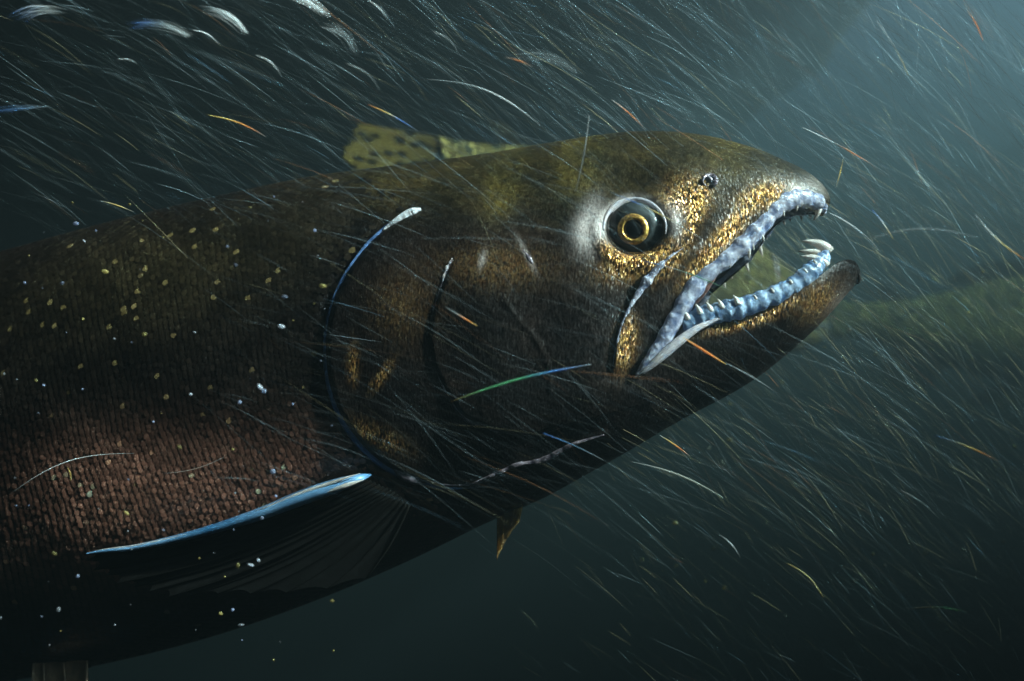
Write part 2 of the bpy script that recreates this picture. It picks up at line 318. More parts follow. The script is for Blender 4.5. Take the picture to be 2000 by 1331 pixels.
def relief(P, region):
    """outward relief of the head in photo pixels, and pigment masks"""
    h = np.zeros(len(P)); k = np.zeros((len(P), 3)); u, v = P[:, 0], P[:, 1]
    d, s = sdist(P, OP); inside = (s < 0) | (u > 860); sd = np.where(s < 0, d, -d)
    op_on = sstep(395, 430, v) * sstep(990, 930, v)
    h += op_on * (11 * sstep(-4, 7, sd) * np.exp(-np.clip(sd, 0, None) / 160) - 5 * np.exp(-((sd + 12) / 10) ** 2))
    d, s = sdist(P, PRE); sd = np.where(s < 0, d, -d)
    h += 6 * sstep(-3, 6, sd) * np.exp(-np.clip(sd, 0, None) / 90) * np.exp(-np.clip(-sd, 0, None) / 30) * sstep(490, 540, v)
    for ln, a, wd in ((INN, 1.5, 6), (BR1, 4, 8), (BR2, 5, 9)):
        d, _ = sdist(P, ln); h += a * np.exp(-(d / wd) ** 2)
    d, s = sdist(P, MAXE); sd = np.where(s < 0, d, -d)
    h += 9 * sstep(-3, 5, sd) * np.exp(-np.clip(sd, 0, None) / 75) * sstep(460, 500, v) * sstep(745, 700, v)
    # eye socket
    du, dv = (u - EYE[0]) / 1.08, v - EYE[1]; r = np.hypot(du, dv)
    h += -26 * sstep(57, 36, r) + 6 * np.exp(-((r - 68) / 14) ** 2)
    # cheek lumps, brow groove
    h += 5 * np.sin(u / 47 + v / 83) * np.sin(v / 61 - u / 120) * sstep(650, 760, u)
    h += -7 * blob(P, 1060, 430, 90, 22, -8) + 8 * blob(P, 1400, 440, 60, 26, -50) - 8 * blob(P, 1330, 560, 16, 90, 35)
    h += 10 * blob(P, 1300, 330, 160, 40, 3) + 12 * blob(P, 1480, 690, 120, 30, -38) - 8 * blob(P, 1430, 715, 130, 14, -38)
    # pigments
    gold = 1.0 * blob(P, 1356, 424, 13, 48, 18) + 0.9 * np.exp(-((r - 66) / 11) ** 2) * sstep(455, 485, v) + 0.9 * blob(P, 1340, 385, 38, 30)
    gold += 0.85 * blob(P, 1490, 383, 42, 20, -15) + 0.9 * blob(P, 1420, 455, 16, 55, 42) + 0.7 * blob(P, 1365, 520, 12, 45, 42) + 0.8 * blob(P, 1222, 672, 17, 42, 12)
    gold += 0.8 * blob(P, 1450, 632, 60, 9, -14) + 0.6 * blob(P, 1525, 600, 40, 9, -25) + 0.5 * blob(P, 1310, 512, 14, 40, 38) + 0.6 * blob(P, 1245, 520, 60, 24, -10)
    gold += 0.45 * blob(P, 690, 710, 9, 30) + 0.5 * blob(P, 745, 735, 8, 28, 35) + 0.28 * blob(P, 740, 855, 55, 18, 25) + 0.12 * blob(P, 980, 520, 110, 40)
    gold += 0.3 * blob(P, 1600, 590, 40, 30, -40) + 0.08 * blob(P, 790, 600, 60, 60)
    pale = 1.3 * blob(P, 1152, 450, 24, 36, 12) + 0.4 * blob(P, 1165, 415, 20, 30) + 0.5 * np.exp(-((r - 60) / 7) ** 2) * sstep(450, 400, v) + 0.45 * blob(P, 1320, 425, 20, 36)
    pale += 0.45 * blob(P, 1030, 500, 5, 34, -28) + 0.5 * blob(P, 942, 508, 6, 16, 15) + 0.25 * blob(P, 1585, 370, 30, 22) + 0.2 * blob(P, 1640, 590, 40, 16, -50)
    k[:, 0] = np.clip(gold, 0, 1); k[:, 1] = np.clip(pale, 0, 1)
    ol = sstep(480, 340, v) * sstep(450, 760, u) * (0.45 + 1.2 * blob(P, 985, 360, 30, 130, 14) + 1.3 * blob(P, 1130, 320, 36, 130, 12) + 0.5 * blob(P, 1420, 300, 40, 60, 5))
    k[:, 2] = np.clip(ol, 0, 1)
    return h, k

def build_body():
    na = 110
    a = 1 - np.cos(np.linspace(0, np.pi / 2, na)); a = 0.35 * np.linspace(0, 1, na) + 0.65 * a       # dorsal -> mouth line, denser at the back
    xs = np.concatenate([np.linspace(0, 7, 120, endpoint=False), np.linspace(7, 13, 330)])
    xh = np.linspace(0, 11, 300)[1:]
    def patch(A, B, w, x, aa, fun):
        A = S(A, x); B = S(B, x); w = S([float(t) for t in w], x)
        P = A[:, None] * (1 - aa)[None, :, None] + B[:, None] * aa[None, :, None]
        H = w[:, None] * fun(aa)[None, :]
        return P, H
    q = 2.25
    fu = lambda t: (1 - (1 - t) ** q) ** (1 / q); fl = lambda t: (1 - t ** q) ** (1 / q)
    b = 1 - a[::-1]
    Vs, Fs, Ks, off = [], [], [], 0
    def emit(P, H, wrel=None, inner=False):
        nonlocal off
        n, m = H.shape; p = P.reshape(-1, 2); h = H.ravel().copy(); 
        if inner: rel, k = np.zeros(len(p)), np.zeros((len(p), 3))
        else:
            rel, k = relief(p, 0); rel = rel * np.clip(h / 60, 0, 1)
        W = unproj(p[:, 0], p[:, 1], ymid(p[:, 0]) - (h + rel) * PX)
        for side in (0, 1):
            Vs.append(W if side == 0 else mirror(W)); Ks.append(k); Fs.append(grid_faces(n, m, off, flip=bool(side))); off += n * m
        return W.reshape(n, m, 3)
    emit(*patch(D1, M1, W1, xs, a, fu)); emit(*patch(M1, V1, W1, xs, b, fl))
    xh0 = np.concatenate([[0], xh])
    emit(*patch(DU, MU, WU, xh0, a, fu)); emit(*patch(ML, VL, WL, xh0, b, fl))
    # roof and floor of the open mouth
    t = np.linspace(0, 1, 10)
    for Lp, w, sgn in ((MU, WU, -1), (ML, WL, 1)):
        A = S(Lp, xh0); ww = S([float(z) for z in w], xh0); lift = 34 * sgn * np.minimum(1, np.linspace(0, 6, len(xh0))) * np.clip(np.linspace(8, 0, len(xh0)), 0, 1)
        P = np.repeat(A[:, None], 10, 1); P[:, :, 1] += lift[:, None] * np.sin(t * np.pi / 2)[None]
        H = ww[:, None] * np.cos(t * np.pi / 2)[None]
        emit(P, H, inner=True)
    V = np.vstack(Vs); F = np.vstack(Fs); K = np.vstack(Ks)
    me = quick_mesh('body', V, F, M_skin, None, {'mask': K})
    # weld the seams
    import bmesh
    bm = bmesh.new(); bm.from_mesh(me.data); bmesh.ops.remove_doubles(bm, verts=bm.verts, dist=1e-6); bm.to_mesh(me.data); bm.free()
    return fpart(me)
build_body()

def near(u, v, wpx):                            # a point on the near side, wpx pixels out from the midplane
    return unproj(u, v, ymid(u) - np.asarray(wpx, float) * PX)
# how far the near flank stands out at a photo position
def build_lookup():
    a = np.linspace(0, 1, 80); q = 2.25; pts, hs = [], []
    for A, B, w, f, n in ((D1, M1, W1, lambda t: (1 - (1 - t) ** q) ** (1 / q), 13), (M1, V1, W1, lambda t: (1 - t ** q) ** (1 / q), 13), (DU, MU, WU, lambda t: (1 - (1 - t) ** q) ** (1 / q), 11), (ML, VL, WL, lambda t: (1 - t ** q) ** (1 / q), 11)):
        x = np.linspace(0, n, 260); Aa, Bb, ww = S(A, x), S(B, x), S([float(t) for t in w], x)
        pts.append((Aa[:, None] * (1 - a)[None, :, None] + Bb[:, None] * a[None, :, None]).reshape(-1, 2)); hs.append((ww[:, None] * f(a)[None]).ravel())
    return np.vstack(pts), np.concatenate(hs)
LP, LH = build_lookup()
from mathutils.kdtree import KDTree
KD = KDTree(len(LP))
for i_, p_ in enumerate(LP): KD.insert((p_[0], p_[1], 0.0), i_)
KD.balance()
def out_at(pts):
    pts = np.atleast_2d(np.asarray(pts, float)); r = np.empty(len(pts))
    for i, p in enumerate(pts):
        nb = KD.find_n((p[0], p[1], 0.0), 4); w = [1.0 / (d + 0.5) for _, _, d in nb]; r[i] = sum(LH[k] * q for (_, k, _), q in zip(nb, w)) / sum(w)
    return r
def on_skin(line, m, lift=0.0, rel=True):
    P = S(line, m); h = out_at(P)
    if rel: h = h + relief(P, 0)[0] * np.clip(h / 60, 0, 1)
    return near(P[:, 0], P[:, 1], h + lift), P

def skin_tube(name, line, rad, mat, m=60, lift=0, n=8, flat=1.0, wob=0.0):
    W, P = on_skin(line, m, lift); r = S([float(x) for x in rad], np.linspace(0, len(rad) - 1, m)) * PX
    r = np.clip(r, 0.2 * PX, None) * (1 + 1.6 * wob * np.convolve(rng.normal(0, 1, m + 8), np.hanning(9) / np.hanning(9).sum(), 'valid'))
    return fpart(tube(name, W, r, mat, None, n, flat))

# gill cover rim, ridges of the head
g = skin_tube('gill_cover_rim', OP + [(930, 952)], [2, 4, 5, 5, 5, 5, 6, 7, 8, 8, 8, 5, 2], M_rim, 160, -2, 10, 0.5, 0.10)
skin_tube('gill_cover_tip', [(748, 450), (765, 438), (785, 426), (805, 416), (822, 409)], [1.5, 5, 8, 9, 3], M_white, 40, 3, 10, 0.6)
skin_tube('gill_cover_base', [(770, 918), (790, 928), (812, 936), (835, 942)], [2, 11, 9, 2], M_ridge, 30, 2, 10, 0.6, 0.1)
skin_tube('cheek_ridge', PRE, [1.5, 2.5, 2, 1, 1.2, 2, 3, 2, 1.2, 1, 1], M_ridge, 120, -1, 8, 0.6, 0.35)
skin_tube('cheek_ridge', [(884, 505), (872, 530), (863, 560)], [2, 4.5, 1], M_fold, 40, -1, 8, 0.5, 0.25)
skin_tube('cheek_line', INN, [0.4, 0.7, 1.0, 1.0, 0.4], M_ridge, 80, -1.5, 6, 0.6, 0.4)
skin_tube('throat_fold', BR1, [1, 2, 2.5, 1.5], M_ridge, 40, 1, 6, 0.6, 0.2)
skin_tube('throat_fold', BR2, [1.5, 3, 3.5, 5, 4, 1], M_ridge, 60, 1, 6, 0.6, 0.2)
skin_tube('cheek_scar', [(1012, 478), (1030, 500), (1048, 528)], [1, 3, 1], M_ridge, 34, -1, 8, 0.5, 0.3)
# upper jaw plate edge
skin_tube('jaw_plate_edge', [(1350, 476), (1325, 492), (1298, 512), (1272, 540), (1250, 570), (1228, 605), (1212, 645), (1202, 690), (1198, 715)], [0.6, 2, 5, 8.5, 6, 3, 2.5, 2.2, 1.5], M_lip, 130, -1, 10, 0.5, 0.22)

# ---- lips, gums and teeth (near side, and the mirrored far side)
UP_C = [(1610, 408), (1590, 392), (1555, 388), (1520, 402), (1490, 436), (1458, 472), (1418, 506), (1372, 542), (1341, 584), (1318, 625), (1294, 666), (1266, 706), (1244, 735)]
UP_R = [7, 15, 18, 17, 16, 17, 16, 16, 15, 14, 12, 9, 4]
UP_W = [16, 46, 70, 88, 104, 121, 137, 153, 166, 178, 188, 196, 199]
LO_C = [(1333, 634), (1370, 619), (1410, 610), (1455, 598), (1505, 580), (1550, 558), (1582, 533), (1604, 510), (1616, 498)]
LO_R = [13, 17, 18, 17, 16, 16, 16, 14, 8]
LO_W = [168, 161, 153, 144, 131, 117, 103, 88, 78]
def band(name, C, Rr, Ww, mat, far=False, m=120):
    P = S(C, m); w = S([float(x) for x in Ww], m); r = S([float(x) for x in Rr], m) * PX
    lump = np.convolve(rng.normal(0, 1, m + 12), np.hanning(13) / np.hanning(13).sum(), 'valid'); r = r * (1 + 0.16 * lump + 0.07 * np.sin(np.cumsum(rng.uniform(0.5, 1.3, m))))
    P = P + np.stack([lump, -lump[::-1]], 1) * 1.6
    W = near(P[:, 0], P[:, 1], w)
    if far: W = mirror(W)
    return fpart(tube(name, W, r, mat, None, 14, 0.7)), P, w, r / PX
def tooth(parent, base, direction, length, rad, bend, mat=M_tooth):
    d = np.asarray(direction, float); d /= np.linalg.norm(d); bnd = np.asarray(bend, float); t = np.linspace(0, 1, 7)[:, None]
    pts = np.asarray(base) + d * length * t + bnd * length * t ** 2
    o = tube('tooth', pts, rad * (1 - t[:, 0] ** 1.6 * 0.95), mat, None, 8)
    o.parent = fish; o.matrix_parent_inverse = Matrix.Translation(-fish.location)
    return o
for far in (False, True):
    o, P, w, r = band('upper_lip', UP_C, UP_R, UP_W, M_lip, far)
    big = {0.36: 1.7, 0.44: 1.6, 0.52: 1.2}
    for f in np.linspace(0.06, 0.66, 17) + np.array([random.uniform(-.014, .014) for _ in range(17)]):
        k = int(f * 119); t = P[min(k + 2, 119)] - P[max(k - 2, 0)]; t /= np.linalg.norm(t); nrm = np.array([-t[1], t[0]])
        if nrm[1] < 0: nrm = -nrm
        nrm = nrm * 0.6 + np.array([0.15, 0.75]); nrm /= np.linalg.norm(nrm)
        sc_ = min([(abs(f - g_), v_) for g_, v_ in big.items()])[1] if min(abs(f - g_) for g_ in big) < 0.017 else random.uniform(0.55, 1.0)
        bp = P[k] + nrm * r[k] * 0.55; B = near(bp[0], bp[1], w[k] + r[k] * 0.35)
        if far: B = mirror(B)
        tooth(fish, B, (nrm[0] + random.uniform(-.15, .15), 0.0, -nrm[1]), (10 + 6 * random.random()) * sc_ * PX, 3.4 * PX * (0.7 + 0.4 * sc_), (-0.25 * random.random(), 0, -0.05))
    o, P, w, r = band('lower_gum', LO_C, LO_R, LO_W, M_lipd, far)
    for f in (0.05, 0.12, 0.19, 0.26, 0.34, 0.43, 0.52, 0.62, 0.72, 0.81):
        k = int(f * 119); bp = P[k] + np.array([0, -r[k] * 0.35]); B = near(bp[0], bp[1], w[k] + r[k] * 0.45)
        if far: B = mirror(B)
        tooth(fish, B, (-0.25, -0.1 if not far else 0.1, 0.9), (17 if f < 0.35 else 9) * PX, (5.5 if f < .35 else 4) * PX, (-0.25, 0, 0))
for (bu, bv, wp, ln, rd) in ((1618, 492, 60, 46, 11), (1612, 520, 86, 42, 10)):      # two big fangs at the front of the lower jaw
    B = near(bu, bv, wp); tooth(fish, B, (-0.62, -0.15, 0.80), ln * PX, rd * PX, (-0.45, 0, -0.40))
tooth(fish, mirror(near(1622, 492, 62)), (-0.75, 0.15, 0.75), 40 * PX, 11 * PX, (-0.45, 0, -0.35))
tooth(fish, near(1600, 408, 30), (-0.2, 0, -1), 22 * PX, 6 * PX, (-0.3, 0, 0))
# pale fold of skin at the corner of the mouth
P = S([(1238, 739), (1262, 722), (1292, 696), (1325, 668), (1358, 644), (1395, 626), (1425, 614)], 60)
W = near(P[:, 0], P[:, 1], S([200., 200, 196, 188, 178, 165, 158], 60))
fpart(tube('mouth_corner_fold', W, S([1.5, 5, 8, 8, 6, 3.5, 1.5], 60) * PX, M_fold, None, 12, 0.7))
# tongue
P = S([(1318, 606), (1345, 585), (1372, 562), (1398, 538)], 30); W = near(P[:, 0], P[:, 1], np.linspace(60, 90, 30))
fpart(tube('tongue', W, S([10., 16, 12, 3], 30) * PX, M_tongue, None, 10, 0.9))

# ---- nostril
NP = (1385, 354); hN = out_at([NP])[0]
ang = np.linspace(0, 2 * np.pi, 25); ring = np.stack([NP[0] + 13 * np.cos(ang), NP[1] + 11 * np.sin(ang)], 1)
Wn = near(ring[:, 0], ring[:, 1], out_at(ring) + 1 + 3 * np.sin(ang * 2 + 1) + relief(ring, 0)[0])
fpart(tube('nostril_rim', Wn, (3.2 + 1.6 * np.sin(ang + 2.2)) * PX, M_ridge, None, 8))
c = near(NP[0], NP[1], hN + 4 + relief(np.array([NP]), 0)[0][0])
disc = [c] + [near(NP[0] + 12 * math.cos(t), NP[1] + 10 * math.sin(t), hN + 3) for t in np.linspace(0, 2 * np.pi, 20, endpoint=False)]
fpart(mesh_obj('nostril_pit', disc, [(0, 1 + i, 1 + (i + 1) % 20) for i in range(20)], M_pupil))
P = S([(1377, 344), (1388, 352), (1392, 366)], 12); fpart(tube('nostril_flap', near(P[:, 0], P[:, 1], hN + 6), np.array([2, 3, 4, 4.5, 4.5, 4.5, 4, 4, 3.5, 3, 2, 1]) * PX, M_ridge, None, 8))

# ---- eye
def eye_part(name, prof, mat, cu, cv, hb, sx=1.0, n=48):
    """solid of revolution about the line out of the head: prof = [(radius px, height px)]"""
    V, F = [], []
    for (r, z) in prof:
        for t in np.linspace(0, 2 * np.pi, n, endpoint=False):
            V.append(near(cu + sx * r * math.cos(t), cv + r * math.sin(t), hb + z))
    m = len(prof)
    for i in range(m - 1):
        for j in range(n): F.append((i * n + j, i * n + (j + 1) % n, (i + 1) * n + (j + 1) % n, (i + 1) * n + j))
    F.append(tuple(range((m - 1) * n, m * n)))
    return fpart(mesh_obj(name, V, F, mat))
hE = out_at([EYE])[0]
eye = eye_part('eyeball', [(60, -26), (55, -12), (50, -4), (43, 2), (35, 6), (28, 8), (27, 8)], M_eye, EYE[0], EYE[1], hE - 4, 1.07)
eye_part('iris', [(32, 0), (31, 5), (29, 8.5), (26, 10.5), (23, 11.2), (20.5, 10.8), (19, 8), (18.5, 4)], M_iris, EYE[0] - 3, EYE[1] + 2, hE - 2, 1.0)
eye_part('pupil', [(20, 4), (17, 6.5), (12, 8), (6, 9), (1, 9.2)], M_pupil, EYE[0] - 3, EYE[1] + 2, hE - 2, 1.0)
def cornea_mat():
    m, N, L, P = material('cornea'); N.remove(P)
    t = nd(N, 'ShaderNodeBsdfTransparent'); g_ = nd(N, 'ShaderNodeBsdfGlossy'); g_.inputs['Roughness'].default_value = 0.06
    f = nd(N, 'ShaderNodeFresnel', IOR=1.12); mx = nd(N, 'ShaderNodeMixShader')
    L.new(f.outputs[0], mx.inputs[0]); L.new(t.outputs[0], mx.inputs[1]); L.new(g_.outputs[0], mx.inputs[2]); L.new(mx.outputs[0], N['Material Output'].inputs[0]); return m
eye_part('cornea', [(55, -10), (50, 2), (42, 10), (32, 16), (20, 20), (8, 22), (1, 22.3)], cornea_mat(), EYE[0], EYE[1], hE - 2, 1.06)
ang = np.linspace(R(175), R(372), 60); arc = np.stack([EYE[0] + 61 * np.cos(ang), EYE[1] + 56 * np.sin(ang)], 1)
ho = out_at(arc) + relief(arc, 0)[0]; fpart(tube('eye_rim', near(arc[:, 0], arc[:, 1], ho + 1), np.interp(np.linspace(0, 1, 60), [0, .25, .6, 1], [1, 5, 4, 1]) * PX, M_fold, None, 8, 0.6))

# ---- fins
def fin(prefix, base, tips, yb, yt, ray_r, mat_m, mat_r, n_sub=5, mid=None, lead=None, thick=0.0012, world=None, curve=0.0):
    """fin: rays from base points to tip points (photo px + outward px), web between them"""
    nr = len(tips); bs = S(base, nr); hb = np.linspace(*yb, nr); ht = np.linspace(*yt, nr); m = 14; t = np.linspace(0, 1, m)
    lines = []
    for k in range(nr):
        a, b = bs[k], np.asarray(tips[k], float); d = b - a; nn = np.array([-d[1], d[0]])
        p = a + d * t[:, None] + nn * (curve * np.sin(t * np.pi))[:, None]
        lines.append(near(p[:, 0], p[:, 1], hb[k] + (ht[k] - hb[k]) * t + 6 * np.sin(k * 2.1) * t))
    Lw = np.array(lines); rows = []
    for k in range(nr - 1):
        for s in range(n_sub):
            f = s / n_sub; q = Lw[k] * (1 - f) + Lw[k + 1] * f
            dip = np.sin(f * np.pi); e = q.copy(); e += (q - q[:1]) * (-0.035 * dip * t ** 6)[:, None]; e[:, 1] += 0.0008 * dip; rows.append(e)
    rows.append(Lw[-1]); G = np.array(rows); n = len(G)
    V = np.vstack([G.reshape(-1, 3), G.reshape(-1, 3) + np.array([0, thick, 0])])
    F = np.vstack([grid_faces(n, m), grid_faces(n, m, n * m, True)])
    web = fpart(quick_mesh(prefix, V, F, mat_m))
    for k in range(nr):
        r = (ray_r if k or not lead else lead) * PX
        ry = tube('fin_ray', Lw[k] - np.array([0, 0.0003, 0]), r * (1 - 0.75 * t), mat_r if k or not lead else M_finedge, None, 6)
        ry.parent = web
    return web, Lw
tips = [(166, 1084), (167, 1096), (182, 1114), (205, 1124), (228, 1140), (262, 1147), (292, 1155), (330, 1166), (372, 1164), (425, 1160), (490, 1160), (560, 1158), (640, 1150), (715, 1130)]
web, Lw = fin('pectoral_fin', [(712, 934), (745, 950), (775, 965), (800, 985)], tips, (258, 235), (372, 300), 2.6, M_finblk, M_finray, curve=-0.045)
# bright leading edge of the pectoral fin
E = S([(722, 928), (690, 938), (640, 955), (580, 976), (520, 1000), (460, 1020), (400, 1038), (330, 1056), (260, 1070), (205, 1076), (168, 1082)], 90)
We = near(E[:, 0], E[:, 1], np.interp(np.linspace(0, 1, 90), [0, .08, 1], [262, 290, 374]) + 2)
fpart(tube('fin_leading_edge', We, S([4., 15, 22, 22, 19, 16, 13, 11, 8.5, 6, 2], 90) * PX, M_finedge, None, 12, 0.6))
for (o1, a, b, rr, mt) in ((-9, 6, 40, 3.5, M_finedge2), (6, 4, 22, 4, M_finedge2), (2, 34, 58, 3, M_finedge2), (-3, 50, 86, 2.2, M_finedge2)):
    sl = slice(a, b); n_ = b - a
    fpart(tube('fin_edge_streak', near(E[sl, 0], E[sl, 1] + o1, np.linspace(292, 374, 90)[sl] + np.interp(np.arange(90)[sl], [0, 12, 30, 89], [4, 14, 13, 3])), np.clip(np.sin(np.linspace(0, np.pi, n_)), .1, 1) * rr * PX, mt, None, 8, 0.6))
fin('far_pectoral_fin', [(972, 980), (1022, 978)], [(971, 1094), (981, 1072), (994, 1048), (1014, 1020)], (40, 60), (30, 60), 2, M_finpale, M_finpale, 3)
fin('pelvic_fin', [(66, 1296), (100, 1296), (170, 1292)], [(60, 1420), (95, 1445), (140, 1430), (170, 1390)], (120, 120), (190, 170), 3, M_finbrown, M_finbrown, 3)
# fins beyond the frame's edge
fin('dorsal_fin', [(-520, 655), (-330, 592), (-150, 538)], [(-640, 560), (-600, 470), (-520, 400), (-420, 350), (-330, 340), (-270, 380)], (2, 2), (2, 2), 3, M_finblk, M_finray, 3)
fin('tail_fin', [(-1140, 1010), (-1160, 1120), (-1140, 1230)], [(-1480, 780), (-1440, 900), (-1400, 1010), (-1380, 1120), (-1400, 1230), (-1440, 1340), (-1480, 1460)], (2, 2), (2, 2), 3, M_finblk, M_finray, 3)

# ---- scales of the flank
def scale_mesh(tint, name='scale'):
    n = 7; V, T = [(0.0, 0.0, 0.0)], []
    for i in range(n):
        t = -math.pi / 2 + math.pi * i / (n - 1) ; V.append((-1.0 * math.cos(t) * 1.05, math.sin(t), 0.10 + 0.24 * math.cos(t) ** 1))
    V += [(0.45, -0.8, -0.10), (0.45, 0.8, -0.10), (0.55, 0.0, -0.05)]; V[0] = (-0.15, 0, 0.34)
    F = [(0, i + 2, i + 1) for i in range(n - 1 + 0) if i + 2 <= n] + [(0, 1, 8), (0, 8, 10), (0, 10, 9), (0, 9, 7)]
    me = bpy.data.meshes.new(name); me.from_pydata(V, [], F); me.polygons.foreach_set('use_smooth', np.ones(len(F), bool))
    a = me.attributes.new('tint', 'FLOAT_COLOR', 'POINT'); a.data.foreach_set('color', np.tile((*tint, 1.0), len(V)).astype(np.float32)); me.materials.append(M_scale); return me, np.array(V), F
def scales():
    rows = 104; Tt = (np.arange(rows) + 0.5) / rows
    u_of = S(M1, np.linspace(0, 13, 1400)); xs, last = [], None
    for x, (uu, vv) in zip(np.linspace(0, 13, 1400), u_of):
        if uu < -260 or uu > 960: continue
        if last is None or uu - last > 9.6: xs.append(x); last = uu
    q = 2.25; recs = []
    for i, x in enumerate(xs):
        D_, M_, V_ = (S(c_, [x])[0] for c_ in (D1, M1, V1)); w = S([float(z) for z in W1], [x])[0]
        for j in range(rows):
            t = Tt[j] + (0.5 / rows if i % 2 else 0)
            th = t * 2
            if th <= 1: p = D_ + (M_ - D_) * th; h = w * (1 - (1 - th) ** q) ** (1 / q)
            elif th < 2: p = M_ + (V_ - M_) * (th - 1); h = w * (1 - (th - 1) ** q) ** (1 / q)
            else: continue
            recs.append((p[0], p[1], h, w))
    Q = np.array(recs); d, s = sdist(Q[:, :2], [(640, 240), (730, 330), (822, 408)] + OP[1:] + [(900, 1000), (940, 1050)]); keep = (s > 0) & (d > 10)
    keep &= rng.random(len(Q)) < np.clip(d / 60, 0.15, 1); Q = Q[keep]
    du = 6.0; PP = lambda A: near(A[:, 0], A[:, 1], A[:, 2])
    base = PP(Q)
    def hfun(U, Vv):    # finite differences through the lookup surface
        return out_at(np.stack([U, Vv], 1))
    h0 = hfun(Q[:, 0], Q[:, 1]); hx = hfun(Q[:, 0] + 14, Q[:, 1]); hy = hfun(Q[:, 0], Q[:, 1] + 14)
    ex = near(Q[:, 0] + 14, Q[:, 1], hx) - near(Q[:, 0], Q[:, 1], h0); ey = near(Q[:, 0], Q[:, 1] + 14, hy) - near(Q[:, 0], Q[:, 1], h0)
    N_ = np.cross(ex, -ey); N_ = np.cross(ey, ex) ; N_ /= np.linalg.norm(N_, axis=1)[:, None]
    N_[N_[:, 1] > 0] *= -1
    dirs = np.stack([S(M1, 2000)], 0)[0]
    X_ = ex / np.linalg.norm(ex, axis=1)[:, None]; X_ -= N_ * (X_ * N_).sum(1)[:, None]; X_ /= np.linalg.norm(X_, axis=1)[:, None]
    tilt = R(20)                                 # rows run along the body axis
    Y_ = np.cross(N_, X_); X_, Y_ = X_ * math.cos(tilt) - Y_ * math.sin(tilt) * -1, -X_ * math.sin(tilt) * -1 * -1 + Y_ * math.cos(tilt)
    Y_ = np.cross(N_, X_)
    dd = (DIST + base[:, 1]) / DIST
    # pigment: brown-orange low on the flank, olive and near black above, blue-black belly
    u, v = Q[:, 0], Q[:, 1]
    orange = np.exp(-((u - 330) / 340) ** 2 - ((v - 990 + 0.05 * (u - 330)) / 105) ** 2); gold = np.exp(-((u - 330) / 330) ** 2 - ((v - 520 + 0.25 * (u - 330)) / 120) ** 2)
    belly = sstep(1130, 1260, v + 0.2 * (u - 200))
    tint = np.array([0.010, 0.0075, 0.006])[None] + orange[:, None] * np.array([0.52, 0.23, 0.16]) + gold[:, None] * np.array([0.016, 0.012, 0.003]) + belly[:, None] * np.array([-0.012, 0.004, 0.02])
    patchy = np.sin(u / 37 + 1.3 * np.sin(v / 53)) * np.sin(v / 29 + 1.7 * np.sin(u / 71)) + 0.7 * np.sin(u / 91 - v / 67)
    tint *= np.exp(0.38 * patchy + rng.normal(0, 0.26, len(Q)))[:, None]
    hot = rng.random(len(Q)) < 0.006 + 0.03 * orange + 0.016 * gold
    tint[hot] = tint[hot] * 4 + np.array([0.12, 0.09, 0.03]); tint = np.clip(tint, 0.003, 0.9)
    jit = rng.normal(0, 0.045, (len(Q), 2)); N2 = N_ + X_ * jit[:, :1] + Y_ * jit[:, 1:]; N2 /= np.linalg.norm(N2, axis=1)[:, None]
    X2 = X_ - N2 * (X_ * N2).sum(1)[:, None]; X2 /= np.linalg.norm(X2, axis=1)[:, None]; Y2 = np.cross(N2, X2)
    sx, sy, sz = 9.0 * PX * dd, 6.6 * PX * dd * np.clip(S([float(z) for z in W1], 50).mean() * 0 + 1, 1, 1), 2.6 * PX * dd
    _, TV, TF = scale_mesh((0.1, 0.1, 0.1), 'scale_template')
    order = np.argsort(-orange - 0.02 * rng.random(len(Q))); single = set(order[:300].tolist())
    pals = [scale_mesh(tuple(c_), 'scale')[0] for c_ in np.array([.50, .225, .155])[None] * np.array([.55, .75, .95, .65, 1.15, .45, 1.45, .85])[:, None]]
    V, F, C = [], [], []; off = 0; TFa = np.array(TF)
    for k in range(len(Q)):
        if k in single:
            o = bpy.data.objects.new('scale', pals[rng.choice(8, p=[.2, .2, .15, .15, .08, .1, .04, .08])]); COL.objects.link(o); o.parent = fish
            m = Matrix([[X2[k, r] * sx[k], Y2[k, r] * sy[k], N2[k, r] * sz[k], base[k, r] - FO[r]] for r in range(3)] + [[0, 0, 0, 1]]); o.matrix_local = m
        else:
            V.append(base[k] + TV[:, :1] * sx[k] * X2[k] + TV[:, 1:2] * sy[k] * Y2[k] + TV[:, 2:] * sz[k] * N2[k]); F.append(TFa + off); C.append(np.tile(tint[k], (len(TV), 1))); off += len(TV)
    o = fpart(quick_mesh('scales', np.vstack(V), np.vstack(F), M_scale, None, {'tint': np.vstack(C)})); o['kind'] = 'stuff'
    return len(Q)
print('scales', scales())
tag(fish, 'large dark hook-jawed salmon with open mouth and gold-ringed eye, filling the frame', 'salmon')

